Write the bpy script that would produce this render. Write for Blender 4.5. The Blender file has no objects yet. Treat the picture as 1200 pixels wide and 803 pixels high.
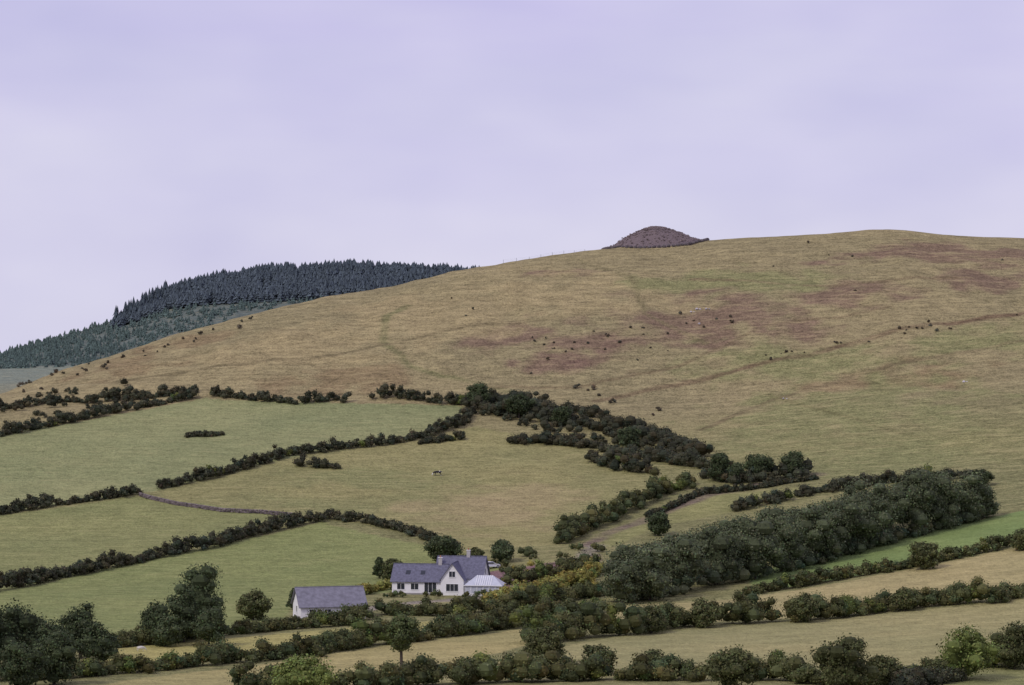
import bpy, bmesh, numpy as np, math
from mathutils import Vector
# Loughcrew hillside, all positions in metres: x east, y north (away from the viewpoint), z up.
VD=3333.33; VH=401.5     # focal length in pixels, image centre row; tables below hold image pixel rows (drop = (VH-value)/VD per metre)
def lin(c):
    c=np.array(c,float)/255.; return np.where(c<=0.04045,c/12.92,((c+0.055)/1.055)**2.4)
# ------------------------------------------------------------ terrain heights
PXT=[-400,0,200,400,600,800,1000,1200,1600]  # image pixel columns, paired with image pixel rows in the tables that follow
K={410:[803]*9,520:[728,726,725,725,725,724,721,714,700],600:[688,685,682,681,680,672,655,635,620],
680:[628,622,620,618,618,612,600,580,565],740:[570,562,560,562,562,555,545,530,515],
790:[520,510,512,515,515,515,500,485,470],840:[492,474,468,470,470,468,452,435,420]}
RPX=[-400,0,50,100,150,200,250,300,350,400,450,500,560,600,650,700,740,830,880,950,1000,1040,1080,1130,1200,1600]
RRW=[540,459,440,425,410,393,380,368,357,347,336,325,311,304,296,291,288,281,277,275,272,267,271,277,280,300]
RYX=[-400,0,200,400,600,800,1600]; RYY=[860,872,920,950,980,995,1005]
FPX=[-400,0,50,100,150,200,240,290,350,400,450,500,560,700,900,1200,1600]
FRW=[530,415,400,386,371,345,334,325,320,319,318,320,325,345,400,440,460]
TP=np.arange(-400,1601,20.); TY=np.arange(-400,2601,4.)
T=np.zeros((len(TP),len(TY)))
for i,p in enumerate(TP):
    ky=[-400,-100,0,30,100,200,300]; kz=[-45,-12,-2,-7,-21,-35,-44]
    for y in sorted(K):
        ky.append(y); kz.append((VH-np.interp(p,PXT,K[y]))*y/VD)
    yr=np.interp(p,RYX,RYY); zr=(VH-np.interp(p,RPX,RRW))*yr/VD+0.5
    z8=kz[-1]
    for t in (0.25,0.5,0.75,1.0):
        ky.append(840+(yr-840)*t); kz.append(z8+(zr-z8)*t*(1.3-0.3*t))
    ky+=[yr+20,yr+60,yr+130,1300,1400]; kz+=[zr-0.8,zr-7,min(zr-22,-24),(VH-447)*1300/VD,(VH-434)*1400/VD]
    fr=(VH-np.interp(p,FPX,FRW))*1750/VD
    ky+=[1750,1800,2300,2600]; kz+=[fr,fr-1,-60,-60]
    T[i]=np.interp(TY,ky,kz)
def gk(s):
    a=np.arange(-3*s,3*s+1); g=np.exp(-a*a/(2*s*s)); return g/g.sum()
def sm(A,s,ax):
    k=gk(s); n=len(k)//2
    return np.apply_along_axis(lambda v:np.convolve(np.pad(v,n,'edge'),k,'valid'),ax,A)
T=sm(sm(T,2,1),1,0)
def vn(x,y,seed=0):
    xi=np.floor(x).astype(np.int64); yi=np.floor(y).astype(np.int64); fx=x-xi; fy=y-yi
    fx=fx*fx*(3-2*fx); fy=fy*fy*(3-2*fy)
    def h(a,b):
        n=(a*374761393+b*668265263+seed*974634777)&0xffffffff
        n=((n^(n>>13))*1274126177)&0xffffffff
        return ((n^(n>>16))&0xffff)/65535.
    return (h(xi,yi)*(1-fx)+h(xi+1,yi)*fx)*(1-fy)+(h(xi,yi+1)*(1-fx)+h(xi+1,yi+1)*fx)*fy
def fbm(x,y,s,seed=0,o=3):
    v=0;a=1;t=0
    for k in range(o):
        v=v+a*(vn(x/s*2**k,y/s*2**k,seed+k)-0.5); t+=a; a*=0.5
    return v/t*2
def H(x,y):
    x=np.asarray(x,float); y=np.asarray(y,float)
    p=np.clip(600+VD*x/np.maximum(y,1.),-400,1599.9); yy=np.clip(y,-400,2599.9)
    a=(p+400)/20; b=(yy+400)/4; i=a.astype(int); j=b.astype(int); i=np.minimum(i,len(TP)-2); j=np.minimum(j,len(TY)-2)
    fa=a-i; fb=b-j
    z=(T[i,j]*(1-fa)+T[i+1,j]*fa)*(1-fb)+(T[i,j+1]*(1-fa)+T[i+1,j+1]*fa)*fb
    m=np.clip((y-600)/150,0.15,1); hh=np.clip((y-820)/60,0,1)*np.clip((985-y)/30,0,1)
    return z+m*(0.9*fbm(x,y,55,3)+0.3*fbm(x,y,14,9,2))+hh*1.3*fbm(x*1.3,y*0.6,26,17,3)
def pl(s): return [tuple(float(v) for v in t.split(',')) for t in s.split()]
# ------------------------------------------------------------ layout in metres, mostly image pixels cast onto the terrain
HG=[(2.6,1.6,'d','-158,825 -149,830 -136,840 -118,840 -104,842 -93,846'),
(2.8,1.9,'d','-150,781 -142,788 -132,801 -120,817 -109,828 -92,842'),
(2.8,1.6,'d','-89,843 -75,838 -63,834 -51,838'),
(3.4,1.7,'d','-50,835 -40,840 -28,838 -18,835 -10,835 -6,838'),
(3.8,2.8,'d','-13,831 -2,820 5,826 12,812 22,804 33,796 44,778 51,759'),
(2.7,1.5,'d','-90,725 -80,737 -70,752 -60,768 -47,777 -35,783 -24,794 -15,807 -11,824'),
(2.4,1.5,'d','-133,694 -126,698 -115,708 -103,715 -94,720'),
(2.9,1.6,'d','-109,569 -105,585 -98,604 -87,620 -78,636 -68,650 -60,669 -51,682 -46,687'),
(2.2,1.5,'d','-46,690 -35,684 -26,674 -18,656 -13,642'),
(4.2,2.4,'m','11,650 20,676 29,697 38,712 47,726'),
(3.4,2.2,'d','21,763 29,746 38,740'),
(3.4,2.4,'d','48,733 59,722 66,725 78,731'),
(1.4,0.9,'d','33,686 47,711 64,716 78,724'),
(2.1,1.4,'m','45,552 52,558 69,572 80,578 87,583 108,598 118,607'),
(4.4,2.4,'m','3,472 12,482 21,490 30,502 40,506 47,511'),
(3.2,2.0,'m','50,510 59,515 67,521 79,528 88,529'),
(3.2,1.9,'m','89,527 96,535 105,540'),
(3.0,1.9,'m','-78,414 -68,418 -58,426 -46,438 -34,451 -24,468 -12,482 0,504 8,520 16,530'),
(3.4,2.3,'m','-37,396 -22,401 -12,408 0,414 12,416 25,417 37,416 44,409 54,404'),
(2.8,2.0,'m','-36,508 -31,512 -26,519'),
(3.0,2.0,'m','-25,527 -13,524 0,540 10,552 19,562'),
(2.2,1.5,'m','-67,465 -57,476 -50,487 -39,498 -27,508'),
(2.6,1.9,'m','0,588 9,602 19,614'),
(2.6,2.0,'y','-6,540 3,560 10,576 18,604'),
(2.6,2.0,'y','-30,568 -27,578 -25,582'),
(3.2,2.4,'l','62,424 68,430 74,434 84,446'),
(2.4,1.7,'d','54,394 62,412 66,418'),
(2.2,1.6,'d','-24,785 -13,791'),(2.4,2.0,'d','-57,756 -45,751'),(2.2,2.2,'d','0,785 9,788 19,782'),
(3.0,2.0,'d','54,688 63,696 76,706 94,713 119,708'),(1.2,1.0,'d','-90,790 -80,793'),
(3.6,2.6,'d','-6,838 0,838 10,828 20,821 27,812 38,798 47,784'),
(3.0,2.4,'d','9,786 21,782 32,767 45,750 53,742'),
(3.6,2.6,'w','20,549 26,552 34,564 42,573 50,582 58,591 66,601 76,613 88,625 98,637 108,648')]
FLD=[('g',(146,150,104),'-159,777 -120,814 -92,840 -50,834 -15,834 -13,812 -24,799 -47,780 -68,756 -90,724 -94,722 -141,692'),
('m',(150,146,98),'-90,722 -68,754 -46,774 -24,791 -10,807 21,778 31,748 38,723 20,682 11,650 -14,644 -26,677 -47,691 -83,709'),
('g',(141,144,94),'-140,688 -94,718 -52,692 -69,654 -88,624 -114,559'),
('g',(139,146,92),'-114,559 -88,622 -46,686 -14,644 0,612 -24,572 -42,564 -41,502 -64,476 -92,452'),
('b',(134,152,92),'49,590 66,608 100,640 138,668 131,622 108,602 80,581 47,556'),
('t',(174,163,114),'44,547 68,567 107,595 129,615 115,548 88,532 62,520 46,514 15,502 19,541'),
('t',(162,156,108),'-15,413 0,454 20,488 46,508 87,528 115,548 101,479 64,430 38,422 13,420'),
('g',(138,140,92),'54,394 67,424 98,467 77,368'),
('t',(174,167,106),'-67,462 -38,492 0,528 20,557 8,524 -24,476 -47,446 -61,432'),
('t',(172,162,110),'-64,396 -56,418 -39,438 -24,464 3,499 6,479 -15,426 -35,384'),
('m',(148,147,96),'20,652 33,688 49,710 77,714 63,696 36,674 21,638'),
('p',(132,106,106),'-7,610 19,632 20,616 3,583 -3,580')]
PAT=[t.split(',') for t in ('0,888,13,14,r 26,875,16,14,r 13,862,12,7,r 62,899,38,24,r 104,910,20,15,r 153,962,25,17,r 109,839,27,13,o -119,883,18,13,o 17,953,14,7,r 115,959,15,8,r -100,904,13,11,o 156,928,14,13,r '
'-27,913,32,24,t -66,884,26,18,t 28,931,33,20,t -51,853,23,12,o 97,807,36,40,g 91,862,31,14,g 143,868,20,16,g 4,714,14,27,t -8,698,18,28,t -53,708,16,11,g 76,935,33,16,g 100,741,22,23,g -40,740,26,14,g').split()]
PAT=[(float(a),float(b),float(c),float(d),k) for a,b,c,d,k in PAT]
LN=[('170,899 161,894 119,878 107,872 88,864 72,859 59,853 43,847 25,837',1.2,(112,90,72)),
('-34,925 -40,914 -41,902 -40,889 -36,876 -30,864 -21,858 -10,852 0,844',1.1,(122,122,82)),
('17,646 24,668 37,692 49,710 65,722 79,731',1.6,(124,106,100)),
('-41,502 -39,511 -22,548 -7,560 7,578 19,645',1.8,(150,140,134)),
('53,800 75,828 102,847 156,866',1.0,(120,108,80)),
('-120,862 -80,872 -45,882 -10,900 30,905',0.9,(122,112,82)),
('60,940 100,925 150,930',0.9,(124,108,82)),('75,835 95,800 110,770',0.9,(120,118,78)),
('-10,850 20,848 50,862 80,890 120,900',0.8,(124,110,82)),('20,975 40,940 42,905 60,880',0.8,(126,118,84))]
TR=[t.split(',') for t in ('-74,424,12.7,4.6,d -66,410,8.4,3.8,d -68,448,9.7,3.9,d -78,420,11.3,3.8,d -59,472,8.2,3.2,d -53,482,14.2,5.4,d -50,469,6.9,3.5,d -47,517,6.0,3.7,m '
'-71,436,8.5,4.2,d -64,440,7.0,3.6,d -70,405,7.0,4.0,d -55,476,9.5,3.8,d -57,468,6.0,3.2,d -79,436,9.5,4.0,d '
'-41,537,4.7,1.6,d -16.9,434,9.0,2.9,n -25,596,5.7,2.7,m -28,602,5.1,1.4,d -15,622,7.1,4.7,d -2,626,5.6,3.4,d -8,624,4.1,2.1,m 34,657,5.9,3.2,d 53,726,8.7,3.5,d '
'63,727,7.4,4.4,d 72,728,7.2,3.7,d 57,724,5.6,2.7,d 21,547,10.8,5.1,w 26,550,12.7,5.9,w 34,563,13.0,5.7,w 41,572,13.9,5.8,w 49,580,14.3,5.6,w '
'56,590,14.3,5.5,w 63,599,14.7,5.4,w 70,606,14.9,5.3,w 76,613,15.1,5.0,w 83,620,14.9,4.8,w 89,626,15.0,5.1,w 96,634,14.3,5.1,w 103,641,11.5,4.6,w '
'107,646,8.7,3.3,w 24,572,9.6,4.8,w 32,587,10.2,5.3,w 40,596,11.1,5.4,w 48,606,10.9,5.1,w 55,615,11.1,5.0,w 63,622,11.2,5.0,w 70,629,11.5,4.9,w '
'76,634,12.2,4.8,w 83,641,11.9,4.6,w 90,647,12.2,4.7,w 97,654,11.6,4.5,w -28,386,6.7,6.0,l 46,391,8.9,4.9,m 52,400,5.5,3.0,m 66,416,8.6,5.6,l 76,430,8.0,3.9,m '
'31,401,6.7,5.1,m 83,574,6.5,3.6,m 106,589,5.3,3.2,m -10,831,8.0,4.2,d 115,697,4.6,3.6,d 32,780,6.3,4.7,d 14,806,6.0,3.6,d 2,818,7.9,5.4,d 5,440,6.6,4.0,m '
'13,426,4.9,3.8,m 21,420,4.8,3.2,m 1,414,4.0,2.7,m 61,412,4.0,3.1,m -7,413,4.0,2.5,m 9,482,5.2,3.2,m 24,490,5.0,3.2,m 34,500,5.4,3.0,m 52,508,5.5,3.0,m 72,522,5.0,2.8,m').split()]
TR=[(float(a),float(b),float(c),float(d),k) for a,b,c,d,k in TR]
SC=[('-6,842 10,836 16,816 31,794 24,784 12,794 0,808 -10,820',70,1.9,'d'),
('3,887 51,894 52,873 41,864 10,862',22,0.5,'h'),('53,910 73,906 72,890 52,894',7,0.5,'h'),
('-153,851 -115,856 -94,845 -130,804 -143,796',46,1.2,'d'),('-156,884 -123,910 -81,927 -77,915 -113,894 -144,844',32,0.7,'h'),
('5,858 26,857 53,804 45,790 25,817',10,0.8,'h'),('73,865 161,895 159,886 75,857',22,0.5,'h'),
('24,802 51,769 48,751 23,780',26,1.7,'d'),('89,991 178,988 150,833 79,878',6,0.4,'h'),
('-23,630 19,645 19,617 0,610',24,1.3,'m'),('0,614 20,626 18,558 0,546',44,1.1,'y'),('-50,918 11,940 0,900 -39,865',3,0.4,'h'),
('-26,566 -4,566 -3,561 -25,561',16,0.8,'m'),('-37,516 -28,517 -27,512 -36,511',8,0.8,'m')]
# ------------------------------------------------------------ material helpers
def nt(name):
    m=bpy.data.materials.new(name); m.use_nodes=True; n=m.node_tree; return m,n,n.nodes['Principled BSDF']
def mixc(n,mode,fac,a,b):
    x=n.nodes.new('ShaderNodeMix'); x.data_type='RGBA'; x.blend_type=mode
    for s,v in ((0,fac),(6,a),(7,b)):
        if hasattr(v,'links'): n.links.new(v,x.inputs[s])
        else: x.inputs[s].default_value=v if s==0 else (*v,1)
    return x.outputs[2]
def noise(n,scale,det=3,rough=0.6,vec=None):
    x=n.nodes.new('ShaderNodeTexNoise'); x.inputs['Scale'].default_value=scale; x.inputs['Detail'].default_value=det; x.inputs['Roughness'].default_value=rough
    if vec is None:
        g=n.nodes.new('ShaderNodeTexCoord'); vec=g.outputs['Object']
    n.links.new(vec,x.inputs['Vector']); return x.outputs[0]
def mapping(n,sc,out='Object',rot=0):
    g=n.nodes.new('ShaderNodeTexCoord'); m_=n.nodes.new('ShaderNodeMapping'); m_.inputs['Scale'].default_value=sc; m_.inputs['Rotation'].default_value=(0,0,rot); n.links.new(g.outputs[out],m_.inputs[0]); return m_.outputs[0]
def mr(n,v,a,b,c,d):
    x=n.nodes.new('ShaderNodeMapRange'); n.links.new(v,x.inputs[0])
    for i,q in enumerate((a,b,c,d)): x.inputs[i+1].default_value=q
    return x.outputs[0]
def mth(n,op,a,b):
    x=n.nodes.new('ShaderNodeMath'); x.operation=op
    for i,v in enumerate((a,b)):
        if hasattr(v,'links'): n.links.new(v,x.inputs[i])
        else: x.inputs[i].default_value=v
    return x.outputs[0]
def attr(n,name):
    a=n.nodes.new('ShaderNodeAttribute'); a.attribute_name=name; return a
def gray(n,v):
    c=n.nodes.new('ShaderNodeCombineColor')
    for i in range(3): n.links.new(v,c.inputs[i])
    return c.outputs[0]
def colmat(name,rough=0.8,spec=0.15,var=0.25,scale=1.5,det=2):
    m,n,b=nt(name); a=attr(n,'Col'); v=noise(n,scale,det)
    n.links.new(mixc(n,'MULTIPLY',1.0,a.outputs[0],gray(n,mr(n,v,0.3,0.7,1-var,1+var))),b.inputs['Base Color'])
    b.inputs['Roughness'].default_value=rough; b.inputs['Specular IOR Level'].default_value=spec
    return m
def solid(name,rgb,rough=0.7,var=0.12,scale=3,spec=0.3):
    m,n,b=nt(name); v=noise(n,scale,4)
    lo=tuple(x*(1-var) for x in rgb); hi=tuple(min(1,x*(1+var)) for x in rgb)
    n.links.new(mixc(n,'MIX',mr(n,v,0.3,0.7,0,1),lo,hi),b.inputs['Base Color'])
    b.inputs['Roughness'].default_value=rough; b.inputs['Specular IOR Level'].default_value=spec
    return m
LEAF=colmat('foliage_leaves',0.8,0.08,0.15,0.6)
STONE=colmat('field_stone',0.9,0.1,0.25,2)
# ------------------------------------------------------------ quad builder
class QB:
    def __init__(s): s.q=[];s.c=[]
    def add(s,q,c):
        q=np.asarray(q,float).reshape(-1,4,3); c=np.broadcast_to(np.asarray(c,float),(len(q),3)); s.q.append(q); s.c.append(c)
    def build(s,name,mat):
        q=np.concatenate(s.q); c=np.concatenate(s.c); n=len(q); o=q.reshape(-1,3).mean(0); o[2]=q[...,2].min()
        me=bpy.data.meshes.new(name); me.vertices.add(4*n); me.vertices.foreach_set('co',(q.reshape(-1,3)-o).astype(np.float32).ravel())
        me.loops.add(4*n); me.loops.foreach_set('vertex_index',np.arange(4*n,dtype=np.int32)); me.polygons.add(n)
        me.polygons.foreach_set('loop_start',(np.arange(n)*4).astype(np.int32)); me.update(calc_edges=True)
        a=me.color_attributes.new('Col','FLOAT_COLOR','POINT'); cc=np.ones((4*n,4),np.float32); cc[:,:3]=np.repeat(c,4,axis=0); a.data.foreach_set('color',cc.ravel())
        me.materials.append(mat); ob=bpy.data.objects.new(name,me); ob.location=o; bpy.context.scene.collection.objects.link(ob); return ob
def nrm(v): return v/np.maximum(np.linalg.norm(v,axis=-1,keepdims=True),1e-6)
def lobes(qb,C,R,n,s,col,rng,core=0.66,zmin=-0.75,jit=0.45,r0=0.70,r1=0.38):
    C=np.asarray(C,float);R=np.asarray(R,float);m=len(C);col=np.broadcast_to(col,(m,3))
    d=nrm(rng.normal(size=(m,n,3))); d[...,2]=np.where(d[...,2]<zmin,-d[...,2],d[...,2])
    r=r0+r1*rng.random((m,n,1))
    p=C[:,None]+d*r*R[:,None]
    N=nrm(d/R[:,None]*R.mean()+jit*rng.normal(size=d.shape)); t1=nrm(np.cross(N,rng.normal(size=d.shape))); t2=np.cross(N,t1)
    w=s*(0.5+0.8*rng.random((m,n,1))); h=w*(0.5+0.5*rng.random((m,n,1)))
    q=np.stack([p+t1*w,p+t2*h,p-t1*w,p-t2*h],2)
    c=col[:,None]*(0.76+0.48*rng.random((m,n,1)))*(1+0.07*rng.normal(size=(m,n,3)))
    qb.add(q.reshape(-1,4,3),np.clip(c,0.004,1).reshape(-1,3))
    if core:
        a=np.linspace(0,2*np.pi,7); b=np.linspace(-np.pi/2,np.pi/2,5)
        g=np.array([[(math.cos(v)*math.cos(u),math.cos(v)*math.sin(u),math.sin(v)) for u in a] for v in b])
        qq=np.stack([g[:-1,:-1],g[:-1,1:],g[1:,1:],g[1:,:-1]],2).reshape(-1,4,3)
        qb.add((C[:,None,None]+qq[None]*core*R[:,None,None]).reshape(-1,4,3),np.repeat(col*0.7,len(qq),0))  # core darker than its leaves, blacks lifted to mimic haze
def tube(qb,p0,p1,r0,r1,col,k=6):
    p0=np.array(p0,float);p1=np.array(p1,float); d=nrm(p1-p0); u=nrm(np.cross(d,[0.3,0.9,0.2])); v=np.cross(d,u)
    a=np.linspace(0,2*np.pi,k+1); ring=np.cos(a)[:,None]*u+np.sin(a)[:,None]*v
    A=p0+ring*r0;Bq=p1+ring*r1; qb.add(np.stack([A[:-1],A[1:],Bq[1:],Bq[:-1]],1),col)
PAL={'d':np.array([0.070,0.073,0.044]),'m':np.array([0.100,0.110,0.046]),'w':np.array([0.108,0.128,0.068]),'l':np.array([0.155,0.19,0.055]),'y':np.array([0.25,0.235,0.065]),'h':np.array([0.105,0.092,0.064]),'n':np.array([0.11,0.135,0.055])}  # dark hedge and heather tones lifted slightly to stand in for haze
TPAL=dict(PAL); TPAL['d']=np.array([0.070,0.090,0.043])
BARK=np.array([0.09,0.075,0.06])
# ------------------------------------------------------------ ground
def inpoly(x,y,poly):
    r=np.zeros(x.shape,bool); n=len(poly)
    for i in range(n):
        x1,y1=poly[i];x2,y2=poly[(i+1)%n]
        if y1==y2: continue
        c=((y1>y)!=(y2>y))&(x<(x2-x1)*(y-y1)/(y2-y1)+x1); r^=c
    return r
def dline(x,y,pts):
    d=np.full(x.shape,1e9)
    for (x1,y1),(x2,y2) in zip(pts[:-1],pts[1:]):
        dx,dy=x2-x1,y2-y1; t=np.clip(((x-x1)*dx+(y-y1)*dy)/(dx*dx+dy*dy+1e-9),0,1); d=np.minimum(d,np.hypot(x-x1-t*dx,y-y1-t*dy))
    return d
gx=np.concatenate([[-9000,-5000,-2500,-1500,-1000],np.arange(-700,-236,12),np.arange(-236,236,1.3),np.arange(236,701,12),[1000,1500,2500,5000,9000]])
gy=np.concatenate([[-1200,-600],np.arange(-400,380,16),np.arange(380,1015,1.3),np.arange(1015,1300,12),np.arange(1300,1830,7),np.arange(1840,2600,60),[3000,4000,6000,9000,14000]])
X,Y=np.meshgrid(gx,gy); Z=H(X,Y); nx,ny=len(gx),len(gy)
hm=np.clip((Y-800)/60,0,1)*np.clip((1010-Y)/20,0,1)
Z=Z+hm*0.34*fbm(X*0.8,Y,5.5,91,2)+0.07*fbm(X,Y,3.5,95,1)*np.clip((Y-380)/20,0,1)*np.clip((1010-Y)/20,0,1)
terr=np.sin(2*np.pi*(Z+0.8*fbm(X,Y,25,33))/1.5)            # sheep terracettes follow the contours
Z=Z+hm*0.05*terr
COL=np.broadcast_to(lin((154,143,105)),X.shape+(3,)).copy(); RG=np.ones(X.shape)
wx=X+fbm(X,Y,12,21)*9; wy=Y+fbm(X,Y,12,31)*9
KC={'r':lin((126,102,88)),'o':lin((140,122,90)),'t':lin((168,153,112)),'g':lin((138,140,93))}
lowg=np.clip((830-Y)/60,0,1)[...,None]; COL=COL*(1-lowg)+lin((141,139,94))*lowg
big=fbm(X,Y,40,55,3)[...,None]; COL=COL*(1+0.14*big*np.array([1.0,0.8,0.7]))
for pi,(a,b,c,d,k) in enumerate(PAT):
    if b<735: continue
    e=1.15-np.hypot((wx-a)/c,(wy-b)/d)+1.0*fbm(X,Y,9,40+pi,4); e=np.clip(e*1.4,0,0.75)[...,None]; COL=COL*(1-e)+KC[k]*e
COL=COL*(1+0.06*(hm*terr)[...,None])
for k,c,s in FLD:
    m=inpoly(X+fbm(X,Y,5,61)*0.8,Y+fbm(X,Y,5,62)*0.8,pl(s)); COL[m]=lin(c); RG[m]={'g':0.45,'b':0.15,'m':0.65,'t':0.3,'p':0.6}[k]
    if k=='t':   # mowing swathes
        st=1+0.05*np.sin(2*np.pi*(0.75*Y-0.6*X+1.5*fbm(X,Y,20,8))/7.0); COL[m]*=st[m][:,None]
fm=(RG<0.9)[...,None]; COL=np.where(fm,COL*(1+0.13*fbm(X,Y,22,66,4)[...,None]*np.array([1.3,0.9,0.9])),COL)
for pi,(a,b,c,d,k) in enumerate(PAT):
    if b>=750 or b<690: continue
    e=np.clip((1.1-np.hypot((wx-a)/c,(wy-b)/d)+0.7*fbm(X,Y,9,80+pi))*1.2,0,0.7)[...,None]; COL=COL*(1-e)+KC[k]*e
for s,w,c in LN:
    e=np.clip(1.6-dline(X+fbm(X,Y,6,71),Y+fbm(X,Y,6,72),pl(s))/w,0,0.8)[...,None]*np.clip(0.8+0.6*fbm(X,Y,10,73),0.2,1)[...,None]; COL=COL*(1-e)+lin(c)*e
e=np.clip((Y-1150)/150,0,1)[...,None]; fc=np.where((Y>1430)[...,None],lin((102,114,108)),lin((134,144,128))); COL=COL*(1-e)+fc*e  # distance haze painted into the ground colour beyond the near ridge
COL=COL*0.96
me=bpy.data.meshes.new('ground'); V=np.stack([X,Y,Z],-1).reshape(-1,3); me.vertices.add(len(V)); me.vertices.foreach_set('co',V.astype(np.float32).ravel())
idx=np.arange(nx*ny).reshape(ny,nx); q=np.stack([idx[:-1,:-1],idx[:-1,1:],idx[1:,1:],idx[1:,:-1]],-1).reshape(-1,4)
me.loops.add(q.size); me.loops.foreach_set('vertex_index',q.ravel().astype(np.int32)); me.polygons.add(len(q)); me.polygons.foreach_set('loop_start',(np.arange(len(q))*4).astype(np.int32))
me.polygons.foreach_set('use_smooth',np.ones(len(q),bool)); me.update(calc_edges=True)
a=me.color_attributes.new('Col','FLOAT_COLOR','POINT'); cc=np.ones((len(V),4),np.float32); cc[:,:3]=COL.reshape(-1,3); a.data.foreach_set('color',cc.ravel())
a=me.attributes.new('rough','FLOAT','POINT'); a.data.foreach_set('value',RG.ravel().astype(np.float32))
m,n,b=nt('hill_grass'); A=attr(n,'Col').outputs[0]; RA=attr(n,'rough').outputs[2]
n2=noise(n,0.2,4,0.7); n3=noise(n,0.8,3,0.8); n4=noise(n,2.2,2,0.8); n5=noise(n,1.0,3,0.7,vec=mapping(n,(0.12,0.55,0.55),rot=0.15))
va=mth(n,'MULTIPLY',mth(n,'ADD',RA,0.5),0.75)
def cen(v,k): return mth(n,'ADD',1.0,mth(n,'MULTIPLY',mth(n,'MULTIPLY',mth(n,'SUBTRACT',v,0.5),k),va))
c=mixc(n,'MULTIPLY',1.0,A,gray(n,cen(n2,0.9)))
c=mixc(n,'MULTIPLY',1.0,c,gray(n,cen(n3,1.6)))
c=mixc(n,'MULTIPLY',1.0,c,gray(n,cen(n4,1.7)))
c=mixc(n,'MULTIPLY',1.0,c,gray(n,cen(n5,0.9)))
c=mixc(n,'MIX',mth(n,'MULTIPLY',mr(n,n3,0.53,0.66,0,0.5),RA),c,tuple(lin((112,98,74))))
c=mixc(n,'MIX',mth(n,'MULTIPLY',mr(n,n5,0.53,0.68,0,0.45),RA),c,tuple(lin((176,162,118))))
n.links.new(c,b.inputs['Base Color']); b.inputs['Roughness'].default_value=0.95; b.inputs['Specular IOR Level'].default_value=0.05
bp=n.nodes.new('ShaderNodeBump'); bp.inputs['Distance'].default_value=0.9; bp.inputs['Strength'].default_value=0.9; n.links.new(n3,bp.inputs['Height']); n.links.new(bp.outputs[0],b.inputs['Normal'])
me.materials.append(m); ob=bpy.data.objects.new('ground',me); bpy.context.scene.collection.objects.link(ob)
# ------------------------------------------------------------ hedges
def resample(pts,step):
    o=[]
    for (x1,y1),(x2,y2) in zip(pts[:-1],pts[1:]):
        L=math.hypot(x2-x1,y2-y1); k=max(1,int(L/step))
        for i in range(k): o.append((x1+(x2-x1)*i/k,y1+(y2-y1)*i/k))
    return np.array(o)
def bushes(qb,xy,h,w,col,rng,leaf,n,k=5,mix=0.0):
    """each bush = k leafy clumps piled from the ground up to height h"""
    m=len(xy); h=np.broadcast_to(h,(m,)); w=np.broadcast_to(w,(m,))
    bt=0.75+0.5*rng.random((m,1)); sp=(rng.random((m,1))<mix)*1.0; col=col*(1-sp)+PAL['l']*0.85*sp
    for j in range(k):
        rl=w*(0.38+0.34*rng.random(m)); rl=np.minimum(rl,h*0.55); f=(j+0.2+0.6*rng.random(m))/k
        off=rng.normal(size=(m,2))*w[:,None]*(0.5-0.25*f[:,None]); x=xy[:,0]+off[:,0]; y=xy[:,1]+off[:,1]
        C=np.stack([x,y,H(x,y)+rl*0.6+f*np.maximum(h-1.5*rl,0)],1)
        cc=col*bt*(0.75+0.5*rng.random((m,1)))*(1+np.array([0.10,0.0,-0.05])*rng.normal(size=(m,1)))
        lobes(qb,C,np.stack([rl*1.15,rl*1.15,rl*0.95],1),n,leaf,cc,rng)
for hn,(h,w,kc,s) in enumerate(HG):
    rng=np.random.default_rng(100+hn); xy=resample(pl(s),w*0.6); xy=xy+rng.normal(size=xy.shape)*w*0.26
    hv=0.95+0.6*fbm(xy[:,0],xy[:,1],8,hn,2)+0.22*rng.normal(size=len(xy)); hv=np.clip(hv,0.4,1.7)
    keep=rng.random(len(xy))>0.08; keep&=~((fbm(xy[:,0],xy[:,1],14,hn+50,2)<-0.66))
    xy=xy[keep];hv=hv[keep]; near=xy[:,1].mean()<560
    qb=QB(); bushes(qb,xy,h*1.05*hv,w*(0.65+0.35*hv),PAL[kc],rng,0.17 if near else 0.22,80 if near else 40,6 if near else 4,0.12 if kc=='m' else 0.02)
    qb.build({'d':'hawthorn_hedge','m':'field_hedge','y':'gorse_hedge','l':'elder_hedge','w':'woodland_understorey'}[kc],LEAF)
for si,(s,nb,r,kc) in enumerate(SC):
    rng=np.random.default_rng(500+si); poly=pl(s); pa=np.array(poly); lo=pa.min(0);hi=pa.max(0); o=[]
    while len(o)<nb:
        p=lo+(hi-lo)*rng.random(2)
        if inpoly(np.array([p[0]]),np.array([p[1]]),poly)[0]: o.append(p)
    o=np.array(o); rr=r*(0.45+0.4*rng.random(nb)+0.9*rng.random(nb)**3); qb=QB(); bushes(qb,o,rr*1.5,rr,PAL[kc],rng,0.18,36,3)
    qb.build({'d':'scrub_bushes','h':'heather_bushes','m':'garden_shrubs','y':'gorse_bushes'}[kc],LEAF)
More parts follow.
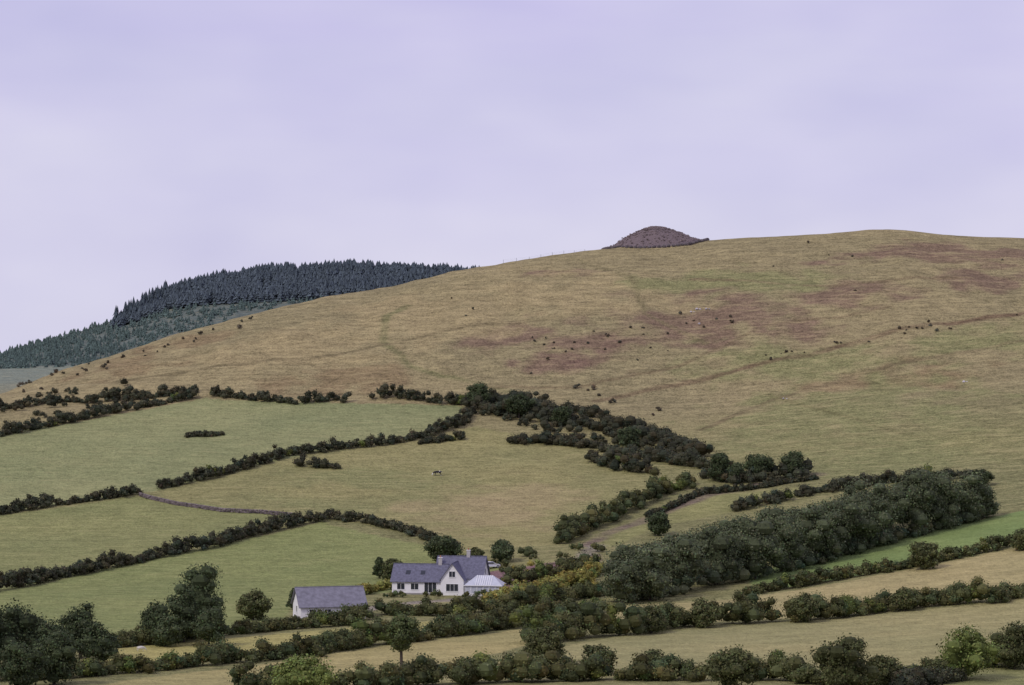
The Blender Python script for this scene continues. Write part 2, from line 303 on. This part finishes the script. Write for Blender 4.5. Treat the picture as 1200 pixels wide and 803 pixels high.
# ------------------------------------------------------------ trees
TN={'d':'hawthorn_tree','m':'ash_tree','w':'sycamore_tree','l':'elder_tree','n':'apple_tree'}
for ti,(x,y,h,r,k) in enumerate(TR):
    rng=np.random.default_rng(900+ti); qb=QB(); col=TPAL[k]*(0.85+0.35*rng.random())
    if k=='w': r*=1.1+0.2*rng.random(); h*=0.9+0.17*rng.random(); x+=rng.normal()*0.8; y+=rng.normal()*1.2
    z=float(H(x,y))-0.2; base=np.array([x,y,z]); zc=0.64 if k=='n' else 0.49
    m=int(36 if k=='w' else 34 if h>5 else 16)
    tube(qb,base,base+[0,0,h*0.3],0.032*h,0.024*h,BARK,7); tube(qb,base+[0,0,h*0.3],base+[rng.normal()*0.1*r,rng.normal()*0.1*r,h*0.7],0.024*h,0.010*h,BARK,7)
    d=nrm(rng.normal(size=(m,3))); rad=(0.4+0.6*rng.random((m,1)))
    C=base+[0,0,h*zc]+d*rad*np.array([r*0.76,r*0.76,h*(0.30 if k=='n' else 0.42)])
    lr=np.minimum(r,h*0.5)*(0.24+0.22*rng.random(m)); R=np.stack([lr*1.1,lr*1.1,lr*0.85],1)
    C[:,2]=np.clip(C[:,2],z+lr*0.8,z+h-lr*0.85)
    for q_ in C[:8]: tube(qb,base+[0,0,h*(0.2+0.2*rng.random())],q_,0.012*h,0.004*h,BARK,4)
    C=np.vstack([C,base+[0,0,h*(zc-0.02)]]); R=np.vstack([R,[r*0.68,r*0.68,h*(0.26 if k=='n' else 0.40)]])
    cc=col*(0.7+0.6*rng.random((len(C),1))); cc[-1]=col*0.9
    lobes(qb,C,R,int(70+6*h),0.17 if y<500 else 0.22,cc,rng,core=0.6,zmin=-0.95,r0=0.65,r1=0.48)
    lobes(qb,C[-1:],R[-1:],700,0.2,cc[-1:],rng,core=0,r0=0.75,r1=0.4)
    if k=='l' and x>50: lobes(qb,C[:9]+[0,-0.3,0.2],R[:9],30,0.12,np.array([0.5,0.48,0.25]),rng,core=0)
    qb.build(TN[k],LEAF)
# ------------------------------------------------------------ conifers
def conifers(name,x,y,h,r,col,rng,tiers=4,k=6):
    z=H(x,y)-0.3; m=len(x); qb=QB()
    for t in range(tiers):
        b=0.10+0.8*t/tiers; tp=min(1.0,b+1.5/tiers); rr=r*(1-b)*1.05
        for s in range(k):
            a0=2*np.pi*s/k+t*0.5+rng.random(m)*0.4; a1=a0+2*np.pi/k*0.95; am=(a0+a1)/2; R1=rr*(0.7+0.5*rng.random(m))
            A=np.stack([x+np.cos(a0)*R1*0.75,y+np.sin(a0)*R1*0.75,z+h*(b+0.03)],1); M=np.stack([x+np.cos(am)*R1*1.15,y+np.sin(am)*R1*1.15,z+h*(b-0.05)],1)
            Bv=np.stack([x+np.cos(a1)*R1*0.75,y+np.sin(a1)*R1*0.75,z+h*(b+0.03)],1); Tt=np.stack([x,y,z+h*tp],1)
            qb.add(np.stack([A,M,Bv,Tt],1),col*(0.75+0.5*rng.random((m,1))))
    w=0.012*h
    qb.add(np.stack([np.stack([x-w,y,z],1),np.stack([x+w,y,z],1),np.stack([x+w*0.5,y,z+h*0.3],1),np.stack([x-w*0.5,y,z+h*0.3],1)],1),BARK)
    qb.build(name,LEAF)
rng=np.random.default_rng(5)
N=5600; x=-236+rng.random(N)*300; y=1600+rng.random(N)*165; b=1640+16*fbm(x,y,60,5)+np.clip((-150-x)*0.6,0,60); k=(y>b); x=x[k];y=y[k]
conifers('conifer_forest',x,y,5.2+3.2*rng.random(len(x))+3.0*fbm(x,y,25,4),3.2+1.4*rng.random(len(x)),lin((82,92,98)),rng)  # bluish tone carries distance haze in the tree colour
x=-238+rng.random(50)*26; y=1700+rng.random(50)*55; conifers('tall_conifer_stand',x,y,8+5*rng.random(50),2.8+rng.random(50),lin((78,88,94)),rng)  # same haze painted into the stand's base colour
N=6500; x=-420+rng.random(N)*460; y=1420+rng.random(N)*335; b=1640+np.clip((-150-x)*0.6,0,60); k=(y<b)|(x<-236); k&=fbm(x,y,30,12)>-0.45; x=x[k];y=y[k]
conifers('young_conifer_plantation',x,y,1.8+2.4*rng.random(len(x)),1.3+0.9*rng.random(len(x)),lin((88,104,98)),rng,3,5)  # young trees: pale blue-green, haze put into the colour
# ------------------------------------------------------------ stones
def stones(qb,C,R,col,rng):
    a=np.linspace(0,2*np.pi,7)[:-1]
    for i in range(len(C)):
        rows=[]
        for v,rr in ((-0.6,0.75),(0.1,1.0),(0.65,0.7),(0.9,0.15)):
            j=1+0.15*rng.normal(size=6)
            rows.append(np.stack([np.cos(a)*rr*j*R[i][0],np.sin(a)*rr*j*R[i][1],np.full(6,v*R[i][2])],1)+C[i])
        rows=np.array(rows); rows=np.concatenate([rows,rows[:,:1]],1)
        qb.add(np.stack([rows[:-1,:-1],rows[:-1,1:],rows[1:,1:],rows[1:,:-1]],2).reshape(-1,4,3),col*(0.7+0.6*rng.random()))
rng=np.random.default_rng(77)
qb=QB(); p=resample(pl('-94,718 -83,706 -71,698 -61,696 -52,692'),0.45); C=[];R=[]
for (x,y) in p:
    if fbm(np.array(x),np.array(y),5,3)<-0.6: continue
    for l in range(3):
        C.append((x+rng.normal()*0.06,y+rng.normal()*0.12,float(H(x,y))+0.12+0.33*l)); R.append((0.30,0.32-0.04*l,0.24))
stones(qb,np.array(C),np.array(R),lin((122,112,112)),rng); qb.build('dry_stone_wall',STONE)
for (x,y) in pl('59,908 62,908 57,906 79,828 132,831 59,896'):
    qb=QB(); s=0.35+0.35*rng.random(); stones(qb,np.array([(x,y,float(H(x,y))+0.25),(x+1,y+0.4,float(H(x,y))+0.2)]),np.array([(s,s*0.8,s*0.7),(s*0.6,s*0.6,s*0.45)]),lin((185,180,184)),rng); qb.build('boulder',STONE)
cx,cy=50.5,1003.0; qb=QB(); Rb=19.0; zb=float(H(50.0,996.0))
nr,na=26,90; g=np.zeros((nr+1,na+1,3))
for i in range(nr+1):
    for j in range(na+1):
        r=Rb*i/nr; a=2*np.pi*(j%na)/na; t=i/nr; hh=6.9*(0.5*(1+math.cos(math.pi*t))/2+0.5*(1-t**1.6)); x=cx+r*math.cos(a);y=cy+r*math.sin(a)
        hh+=0.35*float(fbm(np.array(x),np.array(y),3,8)); g[i,j]=(x,y,(zb-0.4)*(1-t)+(float(H(x,y))-0.5)*t+hh)
qb.add(np.stack([g[:-1,:-1],g[:-1,1:],g[1:,1:],g[1:,:-1]],2).reshape(-1,4,3),lin((112,100,100)))
ii=rng.integers(0,nr,1500); jj=rng.integers(0,na,1500); C=g[ii,jj]+rng.normal(size=(1500,3))*[0.3,0.3,0.03]; s=0.18+0.25*rng.random((1500,1))
stones(qb,C,s*np.array([[1,1,0.7]]),lin((120,108,106)),rng)
a=np.linspace(0,2*np.pi,70); C=np.stack([cx+Rb*0.97*np.cos(a),cy+Rb*0.97*np.sin(a)],1); C=np.column_stack([C,H(C[:,0],C[:,1])+0.3]); stones(qb,C,np.full((70,3),0.7),lin((96,90,92)),rng)
qb.build('stone_cairn',STONE)
# skyline fence
p=resample(pl('-3,984 6,984 18,988 29,991'),3.2); qb=QB(); pz=H(p[:,0],p[:,1]); prev=None
for (x,y),z in zip(p,pz):
    t=np.array([x,y,z+0.95+0.15*rng.normal()]); tube(qb,(x,y,z-0.2),t,0.06,0.05,(0.14,0.13,0.12),5)
    if prev is not None:
        for hh in (0.1,0.5): tube(qb,prev-[0,0,hh],t-[0,0,hh],0.01,0.01,(0.2,0.2,0.2),3)
    prev=t
qb.build('post_and_wire_fence',STONE)
# ------------------------------------------------------------ buildings
WALL=solid('painted_render_wall',(0.80,0.79,0.80),0.8,0.05,0.6,0.2)
SLATE=solid('slate_roof',(0.13,0.13,0.18),0.7,0.3,2.2,0.3)
GREY=solid('grey_slate_roof',(0.19,0.185,0.22),0.75,0.25,1.2,0.3)
TRIM=solid('white_trim',(0.82,0.82,0.82),0.5,0.03,2)
GLASS=solid('window_glass',(0.03,0.035,0.045),0.15,0.2,1,0.5)
CGLASS=solid('conservatory_glazing',(0.50,0.52,0.58),0.25,0.12,1.5,0.5)
PLINTH=solid('plinth_render',(0.30,0.29,0.28),0.85)
BRICK=solid('chimney_render',(0.45,0.43,0.42),0.85)
POT=solid('clay_pot',(0.35,0.16,0.09),0.8)
DOORM=solid('garage_door',(0.25,0.25,0.27),0.6)
def part(name,v,f,mat,par,bev=0):
    me=bpy.data.meshes.new(name); me.from_pydata([tuple(p) for p in v],[],f); me.materials.append(mat); me.update()
    bm=bmesh.new(); bm.from_mesh(me); bmesh.ops.recalc_face_normals(bm,faces=bm.faces); 
    if bev: bmesh.ops.bevel(bm,geom=bm.edges[:],offset=bev,segments=1,affect='EDGES')
    bm.to_mesh(me); bm.free()
    o=bpy.data.objects.new(name,me); bpy.context.scene.collection.objects.link(o); o.parent=par; return o
def box(name,x0,x1,y0,y1,z0,z1,mat,par,bev=0):
    v=[(x,y,z) for z in (z0,z1) for y in (y0,y1) for x in (x0,x1)]
    return part(name,v,[(0,1,3,2),(4,6,7,5),(0,4,5,1),(2,3,7,6),(0,2,6,4),(1,5,7,3)],mat,par,bev)
def walls(name,x0,x1,y0,y1,e,rz,axis,par,mat=None):
    mat=mat or WALL
    if axis=='x':
        m=(y0+y1)/2; v=[(x,y,z) for x in (x0,x1) for (y,z) in ((y0,-1),(y1,-1),(y1,e),(m,rz),(y0,e))]
    else:
        m=(x0+x1)/2; v=[(x,y,z) for y in (y0,y1) for (x,z) in ((x0,-1),(x1,-1),(x1,e),(m,rz),(x0,e))]
    f=[(0,1,2,3,4),(9,8,7,6,5)]+[(i,(i+1)%5,(i+1)%5+5,i+5) for i in range(5)]
    return part(name,v,f,mat,par)
def roof(name,x0,x1,y0,y1,e,rz,axis,par,mat,ov=0.35,th=0.14,hip=0):
    if axis=='x': A0,A1,B0,B1=x0,x1,y0,y1
    else: A0,A1,B0,B1=y0,y1,x0,x1
    A0-=ov;A1+=ov; m=(B0+B1)/2; sl=(rz-e)/(m-B0); B0-=ov;B1+=ov; ez=e-sl*ov+0.02; rz+=0.02
    prof=[(B0,ez),(m,rz),(B1,ez),(B1,ez+th),(m,rz+th*1.25),(B0,ez+th)]
    v=[]
    for A,s in ((A0,1),(A1,-1)):
        for i,(b_,z_) in enumerate(prof):
            a_=A+(s*hip if i in (1,4) else 0); v.append((a_,b_,z_) if axis=='x' else (b_,a_,z_))
    f=[(0,1,4,5),(1,2,3,4),(11,10,7,6),(10,9,8,7)]+[(i,(i+1)%6,(i+1)%6+6,i+6) for i in range(6)]
    if hip:
        f+=[(5,4,3),(0,2,1),(11,9,10),(6,7,8)]
    o=part(name,v,f,mat,par)
    if not hip:
        box(name+'_ridge_tiles',*( (A0,A1,m-0.12,m+0.12) if axis=='x' else (m-0.12,m+0.12,A0,A1)),rz+th*1.25-0.05,rz+th*1.25+0.07,mat,par)
    return o
def window(name,cx_,z0,w,h,y,par,face='y',sgn=-1,bars=1):
    def bx(nm,a0,a1,z0_,z1_,d0,d1,mat):
        d=sorted((y+sgn*d0,y+sgn*d1))
        if face=='y': box(nm,a0,a1,d[0],d[1],z0_,z1_,mat,par)
        else: box(nm,d[0],d[1],a0,a1,z0_,z1_,mat,par)
    x0,x1=cx_-w/2,cx_+w/2
    bx(name+'_glass',x0,x1,z0,z0+h,-0.05,0.015,GLASS)
    bx(name+'_frame_left',x0-0.07,x0,z0,z0+h,-0.05,0.05,TRIM); bx(name+'_frame_right',x1,x1+0.07,z0,z0+h,-0.05,0.05,TRIM)
    bx(name+'_frame_top',x0-0.07,x1+0.07,z0+h,z0+h+0.07,-0.05,0.05,TRIM); bx(name+'_sill',x0-0.12,x1+0.12,z0-0.1,z0,-0.05,0.12,TRIM)
    for i in range(bars):
        a=x0+w*(i+1)/(bars+1); bx(name+'_mullion_%d'%i,a-0.03,a+0.03,z0,z0+h,0.015,0.04,TRIM)
def empty(name,x,y,rz,z=None):
    e=bpy.data.objects.new(name,None); bpy.context.scene.collection.objects.link(e); e.location=(x,y,float(H(x,y)) if z is None else z); e.rotation_euler=(0,0,rz); return e
h=empty('white_farmhouse',-24.0,569,math.radians(-9))
walls('left_wing_walls',0,10,0,7,2.7,5.7,'x',h); roof('left_wing_roof',0,10.6,0,7,2.7,5.7,'x',h,SLATE)
walls('main_walls',8.6,18,1.2,9.6,3.4,7.2,'x',h); roof('main_roof',8.6,18,1.2,9.6,3.4,7.2,'x',h,SLATE)
walls('front_gable_walls',10.2,14.8,-1.6,5.0,3.2,6.3,'y',h); roof('front_gable_roof',10.2,14.8,-1.6,5.0,3.2,6.3,'y',h,SLATE,0.3)
box('plinth_left',-0.04,10.1,-0.04,0.02,-1,0.3,PLINTH,h)
for i,xx in enumerate((1.8,4.6)): window('wing_window_%d'%i,xx,1.0,1.5,1.2,0,h)
window('wing_picture_window',7.8,0.4,2.4,2.0,0,h,bars=2)
window('gable_low_window',12.5,0.9,2.4,1.4,-1.6,h,bars=2); window('gable_upper_window',12.5,3.7,1.2,1.1,-1.6,h)
window('main_window',16.4,1.0,1.3,1.3,1.2,h); window('end_window',5.4,3.8,1.1,1.1,18,h,'x',1); window('end_low_window',5.6,1.0,1.6,1.2,18,h,'x',1)
window('wing_end_window',3.5,1.0,1.3,1.2,0,h,'x',-1)
for nm,xx,yy,zz in (('main_chimney',14.6,5.4,8.5),('wing_chimney',9.2,3.5,7.1)):
    box(nm,xx-0.35,xx+0.35,yy-0.3,yy+0.3,4.5,zz,BRICK,h); box(nm+'_cap',xx-0.43,xx+0.43,yy-0.38,yy+0.38,zz,zz+0.1,TRIM,h); box(nm+'_pot',xx-0.12,xx+0.12,yy-0.12,yy+0.12,zz+0.1,zz+0.5,POT,h,0.03)
for i,xx in enumerate((3.0,6.0)):
    sl=3.0/3.5; yy=1.6; zz=2.7+sl*yy
    part('rooflight_%d'%i,[(xx-0.45,yy-0.4,zz-0.4*sl+0.24),(xx+0.45,yy-0.4,zz-0.4*sl+0.24),(xx+0.45,yy+0.4,zz+0.4*sl+0.24),(xx-0.45,yy+0.4,zz+0.4*sl+0.24),(xx-0.45,yy-0.4,zz-0.4*sl),(xx+0.45,yy-0.4,zz-0.4*sl),(xx+0.45,yy+0.4,zz+0.4*sl),(xx-0.45,yy+0.4,zz+0.4*sl)],[(0,1,2,3),(0,4,5,1),(1,5,6,2),(2,6,7,3),(3,7,4,0)],GLASS,h)
X0,X1,Y0,Y1,e_,r_=15.2,22.6,-2.6,2.4,2.2,3.9
box('conservatory_base_wall',X0,X1,Y0,Y1,-1,0.6,WALL,h)
box('conservatory_glazing',X0+0.06,X1-0.06,Y0+0.06,Y1-0.06,0.6,e_,CGLASS,h)
for i in range(7):
    a=X0+(X1-X0-0.12)*i/6; box('conservatory_post_%d'%i,a,a+0.12,Y0-0.01,Y0+0.11,0.6,e_,TRIM,h)
for i in range(1,5):
    a=Y0+(Y1-Y0-0.12)*i/4; box('conservatory_side_post_%d'%i,X1-0.11,X1+0.01,a,a+0.12,0.6,e_,TRIM,h)
roof('conservatory_roof',X0,X1,Y0,Y1,e_,r_,'x',h,CGLASS,0.15,0.06,hip=2.2)
box('conservatory_gutter',X0-0.2,X1+0.2,Y0-0.24,Y0-0.14,e_-0.12,e_+0.02,TRIM,h)
ym=(Y0+Y1)/2
for i in range(8):
    a=X0+2.2+(X1-X0-4.4)*i/7
    part('conservatory_rafter_%d'%i,[(a-0.05,Y0-0.15,e_-0.02),(a+0.05,Y0-0.15,e_-0.02),(a+0.05,ym,r_+0.04),(a-0.05,ym,r_+0.04),(a-0.05,Y0-0.15,e_+0.10),(a+0.05,Y0-0.15,e_+0.10),(a+0.05,ym,r_+0.16),(a-0.05,ym,r_+0.16)],[(0,1,2,3),(4,7,6,5),(0,4,5,1),(1,5,6,2),(2,6,7,3),(3,7,4,0)],TRIM,h)
b2=empty('grey_roofed_outbuilding',-38.4,517,math.radians(14))
walls('outbuilding_walls',0,12.0,0,8.4,2.4,5.4,'x',b2); roof('outbuilding_roof',0,12.0,0,8.4,2.4,5.4,'x',b2,GREY,0.4)
box('garage_door',7.6,10.2,-0.06,0.02,-0.2,1.95,DOORM,b2); box('garage_door_frame_top',7.45,10.35,-0.08,0.02,1.95,2.08,TRIM,b2)
window('side_window',2.2,0.9,1.1,0.9,0,b2); window('side_window_2',5.0,0.9,1.1,0.9,0,b2); window('gable_window',4.2,1.1,1.2,1.1,0,b2,'x',-1)
# ------------------------------------------------------------ car
PAINT=solid('white_car_paint',(0.78,0.78,0.80),0.25,0.02,1,0.5); TYRE=solid('tyre_rubber',(0.03,0.03,0.03),0.9); HUB=solid('wheel_hub',(0.45,0.45,0.46),0.4); LAMP=solid('red_lamp_lens',(0.4,0.02,0.02),0.3)
c_=empty('parked_car',-4.6,617,math.radians(35))
prof=[(-2.0,0.35),(-2.05,0.75),(-1.95,1.0),(-1.75,1.38),(-1.1,1.48),(0.1,1.45),(0.85,0.98),(1.75,0.86),(2.02,0.65),(2.02,0.32)]
def extr(name,prof,w0,w1,mat,par,bev=0):
    k=len(prof); v=[(x,-w0 if z<1.0 else -w1,z) for x,z in prof]+[(x,w0 if z<1.0 else w1,z) for x,z in prof]
    return part(name,v,[tuple(range(k)),tuple(range(2*k-1,k-1,-1))]+[(i,(i+1)%k,(i+1)%k+k,i+k) for i in range(k)],mat,par,bev)
extr('body',prof,0.84,0.70,PAINT,c_,0.04)
for s in (-1,1):
    part('side_windows',[(-1.6,s*0.83,1.04),(0.55,s*0.83,1.04),(0.05,s*0.745,1.38),(-1.5,s*0.745,1.38)],[(0,1,2,3)],GLASS,c_)
    for xx in (-1.25,1.3):
        for nm,r,w,mt in (('tyre',0.32,0.2,TYRE),('hub',0.18,0.215,HUB)):
            bm=bmesh.new(); bmesh.ops.create_cone(bm,cap_ends=True,segments=20,radius1=r,radius2=r,depth=w); me_=bpy.data.meshes.new(nm); bm.to_mesh(me_); bm.free(); me_.materials.append(mt)
            o=bpy.data.objects.new(nm,me_); bpy.context.scene.collection.objects.link(o); o.parent=c_; o.location=(xx,s*0.76,0.32); o.rotation_euler=(math.pi/2,0,0)
part('windscreen',[(0.20,-0.62,1.42),(0.20,0.62,1.42),(0.84,0.68,1.03),(0.84,-0.68,1.03)],[(0,1,2,3)],GLASS,c_)
part('rear_screen',[(-1.80,-0.6,1.36),(-1.80,0.6,1.36),(-2.0,0.66,1.05),(-2.0,-0.66,1.05)],[(0,1,2,3)],GLASS,c_)
for s in (-1,1): box('tail_lamp',-2.08,-2.0,s*0.7-0.1,s*0.7+0.1,0.75,0.95,LAMP,c_)
# ------------------------------------------------------------ animals
def beast(name,x,y,rz,s,mat,fat=1.0,graze=True):
    V=[(-0.8,0,1.12),(-0.1,0,1.05),(0.6,0,1.12)]; R=[0.33*fat,0.40*fat,0.34*fat]; E=[(0,1),(1,2)]
    def ch(p,pts):
        for (q,r) in pts: V.append(q);R.append(r);E.append((p,len(V)-1)); p=len(V)-1
        return p
    if graze: ch(2,[((0.98,0,0.95),0.21),((1.25,0,0.60),0.15),((1.38,0,0.38),0.13),((1.46,0,0.15),0.09)]); hd=(1.30,0,0.5)
    else: ch(2,[((0.98,0,1.32),0.21),((1.25,0,1.50),0.16),((1.45,0,1.42),0.13),((1.68,0,1.28),0.09)]); hd=(1.28,0,1.55)
    for sy in (-1,1):
        ch(2,[((0.62,sy*0.2,0.78),0.13),((0.64,sy*0.2,0.42),0.075),((0.60,sy*0.2,0.12),0.055),((0.64,sy*0.2,0.03),0.07)])
        ch(0,[((-0.72,sy*0.22,0.86),0.19),((-0.60,sy*0.22,0.68),0.12),((-0.92,sy*0.21,0.44),0.07),((-0.86,sy*0.21,0.12),0.055),((-0.82,sy*0.21,0.03),0.07)])
        V.append((hd[0],sy*0.26,hd[2]+0.04));R.append(0.04);E.append((4,len(V)-1))
    ch(0,[((-1.14,0,1.15),0.05),((-1.22,0,0.75),0.03),((-1.21,0,0.5),0.05)])
    me=bpy.data.meshes.new(name); me.from_pydata([Vector(v)*s for v in V],E,[]); me.materials.append(mat)
    o=bpy.data.objects.new(name,me); bpy.context.scene.collection.objects.link(o)
    md=o.modifiers.new('Skin','SKIN'); 
    for i,r in enumerate(R): me.skin_vertices[0].data[i].radius=(r*s,r*s)
    me.skin_vertices[0].data[0].use_root=True
    o.modifiers.new('Sub','SUBSURF').levels=1; o.modifiers['Sub'].render_levels=2
    o.location=(x,y,float(H(x,y))); o.rotation_euler=(0,0,rz); return o
m,n,b=nt('cow_hide'); v=noise(n,1.3,1); n.links.new(mixc(n,'MIX',mr(n,v,0.5,0.53,0,1),(0.02,0.018,0.018),(0.75,0.73,0.70)),b.inputs['Base Color']); b.inputs['Roughness'].default_value=0.8
beast('cow',-19.5,745,math.radians(190),1.0,m)
beast('sheep',-60,460,math.radians(20),0.62,solid('sheep_wool',(0.62,0.60,0.54),0.95,0.12,6,0.05),1.25)
# ------------------------------------------------------------ world, light, camera
w=bpy.data.worlds.new('World'); bpy.context.scene.world=w; w.use_nodes=True; n=w.node_tree; bg=n.nodes['Background']
EL,AZ=math.radians(44),math.radians(228)
sky=n.nodes.new('ShaderNodeTexSky'); sky.sky_type='NISHITA'; sky.sun_disc=False; sky.sun_elevation=EL; sky.sun_rotation=AZ
g=n.nodes.new('ShaderNodeTexCoord'); sep=n.nodes.new('ShaderNodeSeparateXYZ'); n.links.new(g.outputs['Generated'],sep.inputs[0])
cn=noise(n,5.0,4,0.5,vec=mapping(n,(1,1,4.5),'Generated')); cn2=noise(n,7.0,3,0.5,vec=mapping(n,(1,1,2.2),'Generated',rot=0.8))
hz=mr(n,sep.outputs[2],0.01,0.125,0,1)
base=mixc(n,'MIX',hz,tuple(lin((220,218,241))),tuple(lin((202,194,236))))
cl=mixc(n,'MIX',mr(n,cn,0.35,0.65,0,0.7),base,tuple(lin((223,220,240))))
cl=mixc(n,'MIX',mr(n,cn2,0.42,0.7,0,0.6),cl,tuple(lin((188,186,226))))
sc=n.nodes.new('ShaderNodeVectorMath'); sc.operation='SCALE'; sc.inputs[3].default_value=0.1; n.links.new(sky.outputs[0],sc.inputs[0])
n.links.new(mixc(n,'MIX',0.92,sc.outputs[0],cl),bg.inputs[0]); bg.inputs[1].default_value=1.0
L=bpy.data.lights.new('sun','SUN'); L.energy=1.5; L.angle=math.radians(12); L.color=(1,0.94,0.84); lo=bpy.data.objects.new('sun',L); bpy.context.scene.collection.objects.link(lo)
dv=Vector((math.sin(AZ)*math.cos(EL),math.cos(AZ)*math.cos(EL),math.sin(EL))); lo.rotation_euler=dv.to_track_quat('Z','Y').to_euler(); lo.location=(0,0,200)
cam=bpy.data.cameras.new('camera'); cam.lens=100; cam.sensor_width=36; cam.clip_start=1; cam.clip_end=30000; co=bpy.data.objects.new('camera',cam); co.rotation_euler=(math.pi/2,0,0); bpy.context.scene.collection.objects.link(co); bpy.context.scene.camera=co
s=bpy.context.scene; s.view_settings.view_transform='Standard'; s.view_settings.look='None'; s.view_settings.exposure=0
